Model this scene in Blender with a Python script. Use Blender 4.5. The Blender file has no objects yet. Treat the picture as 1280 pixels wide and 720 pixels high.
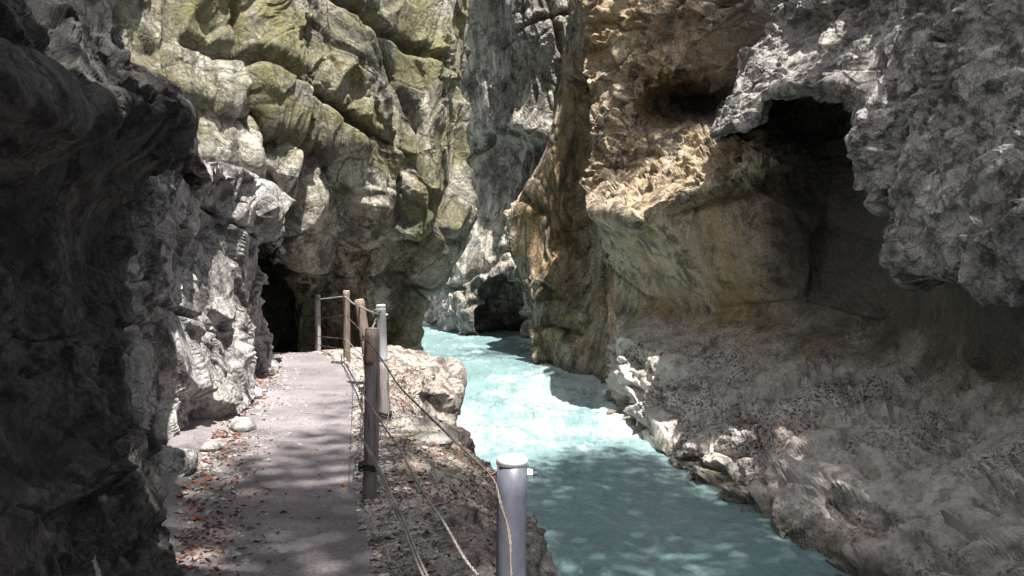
import bpy, math, random
import numpy as np
from mathutils import Vector, Matrix

# ------------------------------------------------------------------ camera, light, exposure
SC = bpy.context.scene
EYE = 1.6
# unseen trees added to block light: the spot each one shades, distance towards the sun, crown radius, leaves
TREE_SPOT = ['the near water', 'the middle of the river', 'the leaf strewn bank', 'the arched hollow', 'the start of the footpath', 'the foot of the leaf strewn bank', 'the rapids', 'the far cave', 'the upper brown wall']
TREES = [((1.6, 8.5, -2.2), 19, 2.8, 9500), ((2.1, 12.6, -2.2), 20, 2.5, 8000), ((4.8, 9.0, -1), 18, 2.3, 2400), ((5.4, 11.5, 4), 13, 2.0, 900),
         ((-0.8, 5.3, 0), 18, 2.0, 3800), ((3.6, 9.6, -2.0), 19, 2.0, 4500), ((1.5, 16.0, -2.2), 21, 1.5, 2500), ((-1.0, 36, -2), 24, 2.2, 600),
         ((5.8, 26.0, 8.6), 15, 2.6, 5500)]

FPX = 1100.0                                  # focal length in photograph pixels (1280 wide)
PITCH = math.atan(34.0 / FPX)
cam_data = bpy.data.cameras.new('camera')
cam_data.sensor_width = 36.0
cam_data.lens = 36.0 * FPX / 1280.0
cam_data.clip_end = 500.0
cam = bpy.data.objects.new('camera', cam_data)
SC.collection.objects.link(cam)
cam.location = (0, 0, EYE)
cam.rotation_euler = (math.radians(90) - PITCH, 0, 0)
SC.camera = cam

SUN_DIR = Vector((0.16, -0.33, 0.93)).normalized()          # towards the sun
elev = math.asin(SUN_DIR.z)
azim = math.atan2(SUN_DIR.x, SUN_DIR.y)
world = bpy.data.worlds.new('World')
SC.world = world
world.use_nodes = True
nt = world.node_tree
bg = nt.nodes['Background']
sky = nt.nodes.new('ShaderNodeTexSky')
sky.sky_type = 'NISHITA'
sky.sun_disc = False
sky.sun_elevation = elev
sky.sun_rotation = azim
hs = nt.nodes.new('ShaderNodeHueSaturation'); hs.inputs['Saturation'].default_value = 0.12
nt.links.new(sky.outputs[0], hs.inputs['Color']); nt.links.new(hs.outputs[0], bg.inputs[0])
bg.inputs[1].default_value = 0.105
sd = bpy.data.lights.new('sun', 'SUN')
sd.energy = 5.0
sd.angle = math.radians(0.6)
sd.color = (1.0, 0.95, 0.86)
sun = bpy.data.objects.new('sun', sd)
SC.collection.objects.link(sun)
sun.rotation_euler = SUN_DIR.to_track_quat('Z', 'Y').to_euler()
SC.view_settings.view_transform = 'Standard'
SC.view_settings.look = 'None'
SC.view_settings.gamma = 1.0
SC.view_settings.exposure = 1.3
SC.cycles.max_bounces = 4
SC.cycles.diffuse_bounces = 3
SC.cycles.use_adaptive_sampling = True
SC.cycles.adaptive_threshold = 0.02
SC.cycles.use_denoising = True

# ------------------------------------------------------------------ helpers
CA, SA = math.cos(PITCH), math.sin(PITCH)
def W(px, py, d):
    """A point seen in the photograph at px,py (1280x720) that lies d metres in front of the camera."""
    x = (px - 640.0) / FPX * d
    y = -(py - 360.0) / FPX * d
    return (x, d * CA + y * SA, EYE - d * SA + y * CA)

def h3(x, y, z, seed):
    n = (x.astype(np.uint32) * np.uint32(73856093)) ^ (y.astype(np.uint32) * np.uint32(19349663)) ^ \
        (z.astype(np.uint32) * np.uint32(83492791)) ^ np.uint32((seed * 2654435761) & 0xffffffff)
    n ^= n >> np.uint32(16); n *= np.uint32(0x7feb352d)
    n ^= n >> np.uint32(15); n *= np.uint32(0x846ca68b)
    n ^= n >> np.uint32(16)
    return n

def rnd(x, y, z, seed):
    return h3(x, y, z, seed).astype(np.float64) / 4294967295.0

def vnoise(P, seed=0):
    """smooth value noise in -1..1"""
    F = np.floor(P); f = P - F; I = F.astype(np.int64)
    f = f * f * f * (f * (f * 6 - 15) + 10)
    out = 0
    for dx in (0, 1):
        wx = f[:, 0] if dx else 1 - f[:, 0]
        for dy in (0, 1):
            wy = f[:, 1] if dy else 1 - f[:, 1]
            for dz in (0, 1):
                wz = f[:, 2] if dz else 1 - f[:, 2]
                out = out + wx * wy * wz * rnd(I[:, 0] + dx, I[:, 1] + dy, I[:, 2] + dz, seed)
    return out * 2 - 1

def fbm(P, octv=4, seed=0, ridged=False, gain=0.5):
    a = 1.0; out = 0; tot = 0
    for o in range(octv):
        n = vnoise(P * (2.03 ** o) + 7.13 * o, seed + o)
        if ridged: n = 1 - 2 * np.abs(n)
        out = out + a * n; tot += a; a *= gain
    return out / tot

def facets(P, cell, seed, soft=0.12, tilt=0.9, step=0.45):
    """blocky broken rock: every Voronoi cell is a tilted flat face at its own height. Unit amplitude about 1 for cell 1."""
    ra, rb = 0.6 + seed * 0.37, 0.9 + seed * 0.53
    R1 = np.array([[math.cos(ra), -math.sin(ra), 0], [math.sin(ra), math.cos(ra), 0], [0, 0, 1]])
    R2 = np.array([[1, 0, 0], [0, math.cos(rb), -math.sin(rb)], [0, math.sin(rb), math.cos(rb)]])
    Q = (P @ (R1 @ R2).T) / cell
    B = np.floor(Q - 0.5).astype(np.int64)
    d1 = np.full(len(Q), 1e9); d2 = d1.copy(); v1 = np.zeros(len(Q)); v2 = v1.copy()
    for dx in (0, 1):
        for dy in (0, 1):
            for dz in (0, 1):
                ix, iy, iz = B[:, 0] + dx, B[:, 1] + dy, B[:, 2] + dz
                c = np.stack([ix + 0.14 + 0.72 * rnd(ix, iy, iz, seed), iy + 0.14 + 0.72 * rnd(ix, iy, iz, seed + 1),
                              iz + 0.14 + 0.72 * rnd(ix, iy, iz, seed + 2)], 1)
                R = Q - c
                d = np.sqrt((R * R).sum(1))
                g = np.stack([rnd(ix, iy, iz, seed + 3), rnd(ix, iy, iz, seed + 4), rnd(ix, iy, iz, seed + 5)], 1) * 2 - 1
                v = (R * g).sum(1) * tilt + (rnd(ix, iy, iz, seed + 6) * 2 - 1) * step
                m = d < d1; m2 = (~m) & (d < d2)
                d2 = np.where(m, d1, np.where(m2, d, d2)); v2 = np.where(m, v1, np.where(m2, v, v2))
                d1 = np.where(m, d, d1); v1 = np.where(m, v, v1)
    t = np.clip((d2 - d1) / soft, 0, 1); t = t * t * (3 - 2 * t)
    return v1 * (0.5 + 0.5 * t) + v2 * (0.5 - 0.5 * t) - 0.24 * (1 - t) ** 2

def resample(A, n, axis):
    """monotone-ish cubic (Catmull-Rom) through the control rows along one axis"""
    A = np.moveaxis(A, axis, 0)
    m = A.shape[0]
    # spacing by mean chord so that the density stays even
    ch = np.sqrt(((A[1:] - A[:-1]) ** 2).sum(-1)); ch = ch.reshape(m - 1, -1).mean(1) if ch.ndim > 1 else ch
    ch = np.minimum(ch, 2.2 * np.median(ch))
    w = ch ** 0.75
    cum = np.concatenate([[0], np.cumsum(w)]); cum /= cum[-1]
    s = np.linspace(0, 1, n)
    k = np.clip(np.searchsorted(cum, s, side='right') - 1, 0, m - 2)
    t = (s - cum[k]) / (cum[k + 1] - cum[k])
    i0, i1, i2, i3 = np.clip(k - 1, 0, m - 1), k, k + 1, np.clip(k + 2, 0, m - 1)
    sh = (-1,) + (1,) * (A.ndim - 1); t = t.reshape(sh)
    p0, p1, p2, p3 = A[i0], A[i1], A[i2], A[i3]
    tens = 0.38
    m1 = tens * (p2 - p0); m2 = tens * (p3 - p1)
    r = (2 * t**3 - 3 * t**2 + 1) * p1 + (t**3 - 2 * t**2 + t) * m1 + (-2 * t**3 + 3 * t**2) * p2 + (t**3 - t**2) * m2
    return np.moveaxis(r, 0, axis)

def normals(G):
    du = np.gradient(G, axis=1); dv = np.gradient(G, axis=0)
    N = np.cross(du, dv); L = np.linalg.norm(N, axis=-1, keepdims=True)
    return N / np.maximum(L, 1e-9)

def link_mesh(name, V, F, mat, smooth=False, parent=None, attrs=None):
    me = bpy.data.meshes.new(name)
    V = np.asarray(V, dtype=np.float32); F = np.asarray(F, dtype=np.int32)
    k = F.shape[1]
    me.vertices.add(len(V)); me.vertices.foreach_set('co', V.ravel())
    me.loops.add(F.size); me.loops.foreach_set('vertex_index', F.ravel())
    me.polygons.add(len(F))
    me.polygons.foreach_set('loop_start', np.arange(0, F.size, k, dtype=np.int32))
    me.polygons.foreach_set('loop_total', np.full(len(F), k, dtype=np.int32))
    me.polygons.foreach_set('use_smooth', np.full(len(F), smooth))
    me.update(calc_edges=True)
    for k_, v_ in (attrs or {}).items():
        a_ = me.attributes.new(k_, 'FLOAT', 'POINT'); a_.data.foreach_set('value', np.asarray(v_, dtype=np.float32))
    if mat: me.materials.append(mat)
    o = bpy.data.objects.new(name, me)
    SC.collection.objects.link(o)
    if parent: o.parent = parent
    return o

def grid_faces(nv, nu, flip=False):
    i = np.arange(nv * nu).reshape(nv, nu)
    a, b, c, d = i[:-1, :-1].ravel(), i[:-1, 1:].ravel(), i[1:, 1:].ravel(), i[1:, :-1].ravel()
    return np.stack([a, d, c, b] if not flip else [a, b, c, d], 1)

def tag(o, label, cat=None, group=None, kind=None):
    o['label'] = label
    if cat: o['category'] = cat
    if group: o['group'] = group
    if kind: o['kind'] = kind
    return o

def sheet(rows):
    """control rows of (px,py,d) or ('w',x,y,z) -> array of world points"""
    return np.array([[(p[1:] if p[0] == 'w' else W(*p)) for p in r] for r in rows], dtype=np.float64)

def back(row, dx, dy, dz):
    """the same row of points carried up and back, where the wall leans away above the gorge"""
    out = []
    for p in row:
        q = p[1:] if p[0] == 'w' else W(*p)
        out.append(('w', q[0] + dx, q[1] + dy, q[2] + dz))
    return out

def joints(P, nrm, spacing, width, seed, warp=0.25):
    """narrow open bedding joints: 0 on the rock, down to -1 in the joint, present only in stretches"""
    n = np.array(nrm, float); n /= np.linalg.norm(n)
    t = (P @ n) / spacing + warp * fbm(P / (spacing * 1.6), 3, seed) + seed * 0.37
    f = np.abs(t - np.round(t)) * spacing
    m = np.clip((vnoise(P / (spacing * 1.3) + np.round(t)[:, None] * 5.1, seed + 3) + 0.25) * 3, 0, 1)
    return -np.exp(-(f / width) ** 2) * m

def rock_disp(P, s, seed, big=1.0, mid=1.0, fine=1.0, stretch=(1, 1, 1), warp=0.35, beds=()):
    Q = P / np.array(stretch)
    Wp = np.stack([fbm(Q / (1.1 * s), 2, seed + 11), fbm(Q / (1.1 * s), 2, seed + 23), fbm(Q / (1.1 * s), 2, seed + 37)], 1)
    Q = Q + warp * s * Wp
    broken = np.clip(0.55 + 1.3 * fbm(P / (1.3 * s) + 3.1, 2, seed + 91), 0.12, 1.25)      # some faces stay whole, others are shattered
    h = 0.22 * s * big * fbm(P / (2.4 * s), 2, seed + 5)
    h = h + 0.36 * s * big * facets(Q, 1.7 * s, seed + 50, soft=0.07, tilt=1.1)
    h = h + 0.20 * s * mid * (0.35 + 0.65 * broken) * facets(Q + 3.3, 0.6 * s, seed + 60, soft=0.09)
    W2 = np.stack([fbm(Q / (0.35 * s), 2, seed + 41), fbm(Q / (0.35 * s), 2, seed + 43), fbm(Q / (0.35 * s), 2, seed + 47)], 1)
    Q = Q + 0.13 * s * W2
    h = h + 0.11 * s * mid * broken * facets(Q + 1.7, 0.24 * s, seed + 70, soft=0.13)
    h = h + 0.045 * s * fine * broken * fbm(Q / (0.22 * s), 4, seed + 80, ridged=True, gain=0.6)
    for k, (n, sp) in enumerate(beds):
        h = h + 0.16 * s * joints(P, n, sp * s, 0.035 * s, seed + 95 + k)
    return h

def rock_sheet(name, rows, nv, nu, mat, disp, outward, label, cat):
    C = sheet(rows)
    G = resample(resample(C, nv, 0), nu, 1)
    N = normals(G)
    P = G.reshape(-1, 3); Nf = N.reshape(-1, 3)
    # outward: a point on the open (air) side
    s = np.sign(((np.array(outward) - P) * Nf).sum(1).mean()) or 1
    Nf = Nf * s
    h = disp(P)
    P = (P + Nf * h[:, None]).reshape(nv, nu, 3)
    Q = P.copy()
    Q[1:-1, 1:-1] = 0.72 * P[1:-1, 1:-1] + 0.07 * (P[:-2, 1:-1] + P[2:, 1:-1] + P[1:-1, :-2] + P[1:-1, 2:])
    P = Q.reshape(-1, 3)
    o = link_mesh(name, P, grid_faces(nv, nu, flip=(s > 0)), mat)
    return tag(o, label, cat, kind='structure')

# ------------------------------------------------------------------ materials
def new_mat(name):
    m = bpy.data.materials.new(name); m.use_nodes = True
    t = m.node_tree
    return m, t, t.nodes['Principled BSDF']

def nz(t, scale, detail=4, rough=0.55, sc=(1, 1, 1), off=(0, 0, 0), dist=0.0, kind='noise'):
    g = t.nodes.new('ShaderNodeNewGeometry')
    mp = t.nodes.new('ShaderNodeMapping'); mp.inputs['Scale'].default_value = sc; mp.inputs['Location'].default_value = off
    t.links.new(g.outputs['Position'], mp.inputs[0])
    if kind == 'noise':
        n = t.nodes.new('ShaderNodeTexNoise')
        n.inputs['Scale'].default_value = scale; n.inputs['Detail'].default_value = detail
        n.inputs['Roughness'].default_value = rough; n.inputs['Distortion'].default_value = dist
        t.links.new(mp.outputs[0], n.inputs[0]); return n.outputs[0]
    n = t.nodes.new('ShaderNodeTexVoronoi'); n.inputs['Scale'].default_value = scale
    if kind == 'edge': n.feature = 'DISTANCE_TO_EDGE'
    t.links.new(mp.outputs[0], n.inputs[0]); return n.outputs[0]

def ramp(t, src, stops):
    r = t.nodes.new('ShaderNodeValToRGB'); e = r.color_ramp.elements
    while len(e) < len(stops): e.new(0.5)
    for i, (p, c) in enumerate(stops):
        e[i].position = p; e[i].color = (c, c, c, 1) if not hasattr(c, '__len__') else (*c, 1)
    t.links.new(src, r.inputs[0]); return r.outputs[0]

def mix(t, fac, a, b, mode='MIX'):
    m = t.nodes.new('ShaderNodeMix'); m.data_type = 'RGBA'; m.blend_type = mode
    for sock, v in ((m.inputs[0], fac), (m.inputs[6], a), (m.inputs[7], b)):
        if isinstance(v, (int, float)): sock.default_value = v
        elif isinstance(v, tuple): sock.default_value = (*v, 1)
        else: t.links.new(v, sock)
    return m.outputs[2]

def bump(t, bsdf, src, strength, dist, prev=None):
    b = t.nodes.new('ShaderNodeBump'); b.inputs['Strength'].default_value = strength; b.inputs['Distance'].default_value = dist
    t.links.new(src, b.inputs['Height'])
    if prev is not None: t.links.new(prev, b.inputs['Normal'])
    t.links.new(b.outputs[0], bsdf.inputs['Normal']); return b.outputs[0]

def warped(t, scale, kind, sc=(1, 1, 1), warp=0.35, wscale=1.5):
    g = t.nodes.new('ShaderNodeNewGeometry')
    n = t.nodes.new('ShaderNodeTexNoise'); n.inputs['Scale'].default_value = wscale; n.inputs['Detail'].default_value = 5
    t.links.new(g.outputs['Position'], n.inputs[0])
    sb = t.nodes.new('ShaderNodeVectorMath'); sb.operation = 'MULTIPLY_ADD'
    t.links.new(n.outputs['Color'], sb.inputs[0]); sb.inputs[1].default_value = (warp * 2,) * 3; t.links.new(g.outputs['Position'], sb.inputs[2])
    mp = t.nodes.new('ShaderNodeMapping'); mp.inputs['Scale'].default_value = sc
    t.links.new(sb.outputs[0], mp.inputs[0])
    v = t.nodes.new('ShaderNodeTexVoronoi'); v.inputs['Scale'].default_value = scale
    if kind == 'edge': v.feature = 'DISTANCE_TO_EDGE'
    t.links.new(mp.outputs[0], v.inputs[0]); return v.outputs[0]

def rock_mat(name, base, pale, dark, s=1.0, moss=None, moss_amt=0.5, tint=None, tint_amt=0.5, streak=0.5, speck=None, speck_amt=0.0,
             rough=0.72, bumpd=0.05, fine=1.0, crack=0.7, foot=None, streak_sc=0.10, shaded=False):
    m, t, b = new_mat(name)
    n1 = nz(t, 0.55 / s, 6, 0.70, dist=0.6)
    col = mix(t, ramp(t, n1, [(0.40, 0.0), (0.58, 1.0)]), base, pale)
    n2 = nz(t, 2.4 / s, 6, 0.74, off=(3, 1, 7), dist=0.5)
    col = mix(t, ramp(t, n2, [(0.42, 0.85), (0.52, 0.0)]), col, dark)
    if tint:
        n5 = nz(t, 1.1 / s, 5, 0.72, sc=(1, 1, 0.30), off=(21, 3, 5), dist=0.9)
        col = mix(t, ramp(t, n5, [(0.60 - 0.25 * tint_amt, 0.0), (0.72 - 0.2 * tint_amt, 0.75)]), col, tint)
    if moss:
        n3 = nz(t, 0.8 / s, 6, 0.74, off=(9, 4, 2), dist=0.5)
        col = mix(t, ramp(t, n3, [(0.62 - 0.25 * moss_amt, 0.0), (0.74 - 0.2 * moss_amt, 0.9)]), col, moss)
    if streak:
        n4 = nz(t, 3.4 / s, 4, 0.68, sc=(1, 1, streak_sc), off=(5, 8, 1), dist=0.3)
        col = mix(t, ramp(t, n4, [(0.38, streak), (0.52, 0.0)]), col, dark)
    def specks(col, amt):
        v = nz(t, 20 / s, 3, 0.75, sc=(1, 1, 1.5), off=(2, 2, 2), dist=0.4)
        v2 = nz(t, 0.8 / s, 5, 0.6, off=(12, 2, 2))
        f = mix(t, 1.0, ramp(t, v, [(0.515, 0.0), (0.565, 1.0)]), ramp(t, v2, [(0.44, 0.05), (0.56, amt)]), 'MULTIPLY')
        return mix(t, f, col, speck)
    if foot:
        c2 = mix(t, ramp(t, nz(t, 0.9, 7, 0.7, off=(1, 6, 6)), [(0.36, 0.0), (0.5, 1.0)]), foot[0], foot[1])
        c2 = mix(t, ramp(t, nz(t, 2.2, 8, 0.72, off=(8, 6, 6)), [(0.38, 0.55), (0.50, 0.0)]), c2, dark)
        c2 = specks(c2, speck_amt)
        g = t.nodes.new('ShaderNodeNewGeometry'); sp = t.nodes.new('ShaderNodeSeparateXYZ'); t.links.new(g.outputs['Position'], sp.inputs[0])
        md = t.nodes.new('ShaderNodeMath'); md.operation = 'MULTIPLY_ADD'; t.links.new(nz(t, 0.9, 7, 0.65, off=(3, 3, 3)), md.inputs[0]); md.inputs[1].default_value = 2.2; t.links.new(sp.outputs['Z'], md.inputs[2])
        f = t.nodes.new('ShaderNodeMapRange'); f.inputs[1].default_value = 1.25; f.inputs[2].default_value = 0.75; t.links.new(md.outputs[0], f.inputs[0])
        col = mix(t, f.outputs[0], col, c2)
        if shaded:  # shade of the arched hollow painted in as darker grey, by position
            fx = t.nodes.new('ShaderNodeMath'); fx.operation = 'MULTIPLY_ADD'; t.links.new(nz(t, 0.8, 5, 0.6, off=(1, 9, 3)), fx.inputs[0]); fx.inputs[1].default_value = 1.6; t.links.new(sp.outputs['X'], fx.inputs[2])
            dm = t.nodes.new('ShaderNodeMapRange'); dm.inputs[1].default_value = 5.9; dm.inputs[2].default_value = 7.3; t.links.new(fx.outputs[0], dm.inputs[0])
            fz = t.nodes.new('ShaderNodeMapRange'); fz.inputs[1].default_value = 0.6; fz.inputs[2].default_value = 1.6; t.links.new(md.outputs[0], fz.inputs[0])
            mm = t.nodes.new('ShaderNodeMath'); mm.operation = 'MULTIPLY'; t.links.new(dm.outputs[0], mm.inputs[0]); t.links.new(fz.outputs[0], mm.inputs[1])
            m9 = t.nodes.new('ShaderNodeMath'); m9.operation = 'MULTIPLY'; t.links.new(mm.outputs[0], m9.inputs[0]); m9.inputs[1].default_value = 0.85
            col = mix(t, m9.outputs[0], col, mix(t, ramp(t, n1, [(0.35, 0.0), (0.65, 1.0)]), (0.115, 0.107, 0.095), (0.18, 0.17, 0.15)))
    elif speck: col = specks(col, speck_amt)
    if crack:
        e1 = warped(t, 1.3 / s, 'edge', (1, 1, 0.8), 0.45 * s, 1.6 / s); e2 = warped(t, 4.5 / s, 'edge', (1, 1, 0.8), 0.2 * s, 4 / s)
        col = mix(t, ramp(t, e1, [(0.0, crack), (0.030, 0.0)]), col, dark)
        col = mix(t, ramp(t, e2, [(0.0, crack * 0.6), (0.045, 0.0)]), col, dark)
    n6 = nz(t, 22 / s, 4, 0.75)
    col = mix(t, 0.55 * fine, col, ramp(t, n6, [(0.33, 0.2), (0.67, 0.85)]), 'OVERLAY')
    # wet band just above the river
    gw = t.nodes.new('ShaderNodeNewGeometry'); sw = t.nodes.new('ShaderNodeSeparateXYZ'); t.links.new(gw.outputs['Position'], sw.inputs[0])
    aw = t.nodes.new('ShaderNodeMath'); aw.operation = 'MULTIPLY_ADD'; t.links.new(n1, aw.inputs[0]); aw.inputs[1].default_value = -0.5; t.links.new(sw.outputs['Z'], aw.inputs[2])
    wet = t.nodes.new('ShaderNodeMapRange'); wet.inputs[1].default_value = -2.12; wet.inputs[2].default_value = -2.28; t.links.new(aw.outputs[0], wet.inputs[0])
    col = mix(t, wet.outputs[0], col, mix(t, 1.0, col, (0.42, 0.42, 0.38), 'MULTIPLY'))
    t.links.new(col, b.inputs['Base Color'])
    rw_ = t.nodes.new('ShaderNodeMapRange'); rw_.inputs[3].default_value = rough; rw_.inputs[4].default_value = 0.25; t.links.new(wet.outputs[0], rw_.inputs[0]); t.links.new(rw_.outputs[0], b.inputs['Roughness'])
    p = bump(t, b, nz(t, 4.5 / s, 8, 0.76, dist=0.5), 1.0, bumpd * 1.7 * s)
    if crack: p = bump(t, b, ramp(t, e2, [(0.0, 0.0), (0.12, 1.0)]), 0.7 * crack, bumpd * 0.8 * s, p)
    bump(t, b, nz(t, 28 / s, 4, 0.75), 0.8, bumpd * 0.4 * s, p)
    return m

M_massif = rock_mat('mossy limestone', (0.17, 0.16, 0.125), (0.50, 0.475, 0.41), (0.05, 0.047, 0.038), 1.3, moss=(0.165, 0.155, 0.06), moss_amt=0.74, streak=0.45, streak_sc=0.25)
M_butt = rock_mat('broken grey limestone', (0.28, 0.27, 0.265), (0.60, 0.58, 0.57), (0.05, 0.045, 0.045), 0.6, streak=0.3)
M_over = rock_mat('dark damp limestone', (0.05, 0.047, 0.047), (0.17, 0.16, 0.155), (0.015, 0.013, 0.013), 0.45, streak=0.3)  # deep shade of the near rock put into a lowered base colour
M_far = rock_mat('pale streaked limestone', (0.34, 0.32, 0.29), (0.60, 0.56, 0.50), (0.08, 0.07, 0.065), 2.4, streak=0.6, tint=(0.36, 0.27, 0.16), tint_amt=0.2)
M_spur = rock_mat('golden brown limestone', (0.30, 0.235, 0.16), (0.60, 0.52, 0.41), (0.06, 0.045, 0.035), 1.7, tint=(0.42, 0.28, 0.12), tint_amt=0.5, streak=0.6)
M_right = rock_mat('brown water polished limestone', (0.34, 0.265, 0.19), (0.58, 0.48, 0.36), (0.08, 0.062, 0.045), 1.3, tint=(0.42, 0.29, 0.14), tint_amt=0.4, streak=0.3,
                   speck=(0.085, 0.05, 0.07), speck_amt=1.0, crack=0.22, foot=((0.56, 0.49, 0.43), (0.76, 0.70, 0.66)), shaded=True)
M_crag = rock_mat('rough grey crag', (0.28, 0.26, 0.25), (0.54, 0.51, 0.49), (0.06, 0.055, 0.05), 0.7, streak=0.1, bumpd=0.07)
M_ledge = rock_mat('trodden pale rock', (0.34, 0.30, 0.27), (0.55, 0.51, 0.46), (0.08, 0.065, 0.06), 0.5, moss=(0.10, 0.12, 0.04), moss_amt=0.2, streak=0.0,
                   speck=(0.16, 0.085, 0.075), speck_amt=0.8)

# ------------------------------------------------------------------ the gorge walls
AIR = (0.5, 12, 1.5)
# --- tall mossy massif beside the path
def rowpx(pxs, y, ds): return [(p, y, d) for p, d in zip(pxs, ds)]
mass = [
    rowpx([-900, -300, 60, 200, 335, 368, 405, 470, 530, 590, 566, 430], -760, [7, 9, 11, 12.5, 15, 15.8, 16.5, 17.5, 18.5, 19.5, 27, 42]),
    rowpx([-900, -300, 60, 200, 335, 368, 405, 470, 530, 582, 562, 440], -250, [7, 9, 10.6, 12, 14.4, 15.2, 15.8, 16.6, 17.6, 19, 27, 42]),
    rowpx([-900, -300, 60, 200, 335, 368, 405, 470, 530, 577, 558, 450], 20, [7, 9, 11, 12.5, 14.5, 15, 15.4, 15.6, 17.0, 18.5, 27, 42]),
    rowpx([-900, -300, 60, 200, 330, 368, 405, 470, 530, 573, 556, 450], 100, [7, 9, 11, 12.2, 13.9, 14.7, 15.0, 15.7, 16.8, 18.2, 27, 42]),
    [(-900, 150, 7), (-300, 140, 9), (60, 100, 11), (200, 108, 12.2), (330, 145, 13.8), (368, 160, 14.7), (405, 172, 15.1), (470, 168, 15.6), (530, 165, 16.4), (577, 165, 18), (556, 165, 27), (450, 165, 42)],
    [(-900, 200, 7), (-300, 180, 9), (60, 125, 11.5), (200, 128, 12.8), (330, 162, 14.4), (368, 177, 15.2), (405, 188, 15.5), (470, 185, 15.7), (530, 185, 16.3), (580, 185, 18), (556, 185, 27), (450, 185, 42)],
    [(-900, 260, 7.2), (-300, 250, 9.2), (60, 230, 12), (200, 215, 13), (330, 225, 13.9), (368, 245, 15.0), (405, 250, 15.9), (470, 245, 15.9), (530, 240, 16.4), (583, 245, 18), (558, 250, 27), (450, 250, 42)],
    [(-900, 300, 7.4), (-300, 300, 10), (60, 300, 20), (200, 300, 23), (338, 300, 22), (368, 308, 16.3), (402, 315, 16.6), (467, 315, 16.4), (516, 315, 17.0), (550, 318, 18.3), (530, 318, 27), (450, 318, 42)],
    [(-900, 380, 7.6), (-300, 360, 10), (60, 360, 22), (200, 360, 25), (338, 370, 26), (366, 372, 17.4), (398, 372, 17.4), (462, 372, 17.2), (490, 375, 17.9), (516, 378, 18.8), (500, 378, 27), (440, 378, 42)],
    [(-900, 480, 7.6), (-300, 430, 10), (60, 420, 22), (200, 420, 25), (338, 430, 27), (362, 432, 18.6), (395, 432, 18.4), (458, 432, 18.2), (485, 432, 18.6), (514, 432, 19.0), (495, 425, 27), (430, 415, 42)],
    [(-900, 700, 7.6), (-300, 500, 10), (60, 470, 22), (200, 480, 25), (338, 490, 27), (362, 500, 19), (395, 520, 18.6), (458, 540, 18.4), (487, 550, 18.6), (516, 560, 19.0), (498, 520, 27), (440, 460, 42)],
]
rock_sheet('rock_massif', mass, 620, 760, M_massif,
           lambda P: rock_disp(P, 2.4, 100, big=0.62, mid=0.65, fine=1.0, stretch=(1, 1, 1.5), beds=(((0.28, 0.1, 1), 1.0), ((1, 0.3, 0.35), 1.2))) - 0.06, AIR,
           'tall green mossy rock massif bulging over the bend of the footpath', 'rock face')

# --- far pale wall at the bend of the river, with its water-worn hollow
fp = [380, 470, 528, 560, 590, 604, 630, 655, 674, 700, 750, 820]
def frow(y, d, px=fp): return [(p, yy, dd) for p, yy, dd in zip(px, (y if hasattr(y, '__len__') else [y] * 12), d)]
far = [
    frow(-800, [70, 62, 54, 49, 46, 45, 44, 43, 42.5, 42, 42, 42]),
    frow(-200, [70, 62, 54, 49, 45, 44, 43, 42, 41.5, 41, 41, 41]),
    frow(30,   [70, 62, 54, 48, 45, 44, 43, 41, 40.5, 40.5, 41, 41]),
    frow(100,  [70, 62, 54, 49, 46, 45, 43, 42, 41, 41, 41, 41]),
    frow(162,  [70, 62, 54, 49, 46, 44, 42, 41, 41, 41, 41, 41]),
    frow(182,  [70, 62, 54, 50, 47.5, 46.5, 45, 43.5, 42.5, 42, 41, 41]),
    frow(250,  [70, 62, 53, 49, 46.5, 45.5, 44, 43, 42, 41, 41, 41]),
    frow(315,  [70, 62, 52, 47.5, 45, 44, 43, 42, 41, 40.5, 41, 41]),
    frow([345, 345, 348, 345, 350, 352, 343, 344, 352, 350, 350, 350], [70, 61, 51.5, 46.5, 44, 43.3, 42.5, 41.5, 40.5, 40, 41, 41]),
    frow([362, 362, 362, 360, 366, 364, 356, 357, 368, 362, 362, 362], [70, 61, 52.5, 46.5, 43.8, 45.2, 45.8, 44.6, 40.3, 40, 41, 41]),
    frow([390, 390, 390, 392, 398, 400, 400, 400, 404, 400, 400, 400], [70, 61, 53.5, 46.5, 43.6, 46.6, 47.2, 45.6, 40, 40, 41, 41]),
    frow([405, 405, 408, 412, 420, 415, 417, 420, 430, 430, 430, 430], [70, 60, 52.5, 47.5, 44, 47, 47.4, 45.8, 39.6, 39, 40, 40]),
    frow([440] * 12, [68, 60, 52.5, 47.5, 44, 47, 47.4, 45.8, 39.4, 39, 40, 40]),
]
a_ = frow(-40,   [70, 62, 54, 48, 45, 44, 43, 41.5, 41, 41, 41, 41])
far[0:2] = [back(a_, 6, 14, 8), back(a_, 1, 3, 3), a_]
rock_sheet('river_bend_cliff', far, 360, 300, M_far,
           lambda P: rock_disp(P, 3.2, 200, big=0.5, mid=0.75, fine=1.0, stretch=(1, 1, 1.7), beds=(((-0.3, 0.1, 1), 1.0), ((1, 0.3, 0.45), 1.2))), (-2, 25, 1),
           'pale streaked cliff at the river bend with a dark rounded hollow at the waterline', 'cliff')

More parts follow.
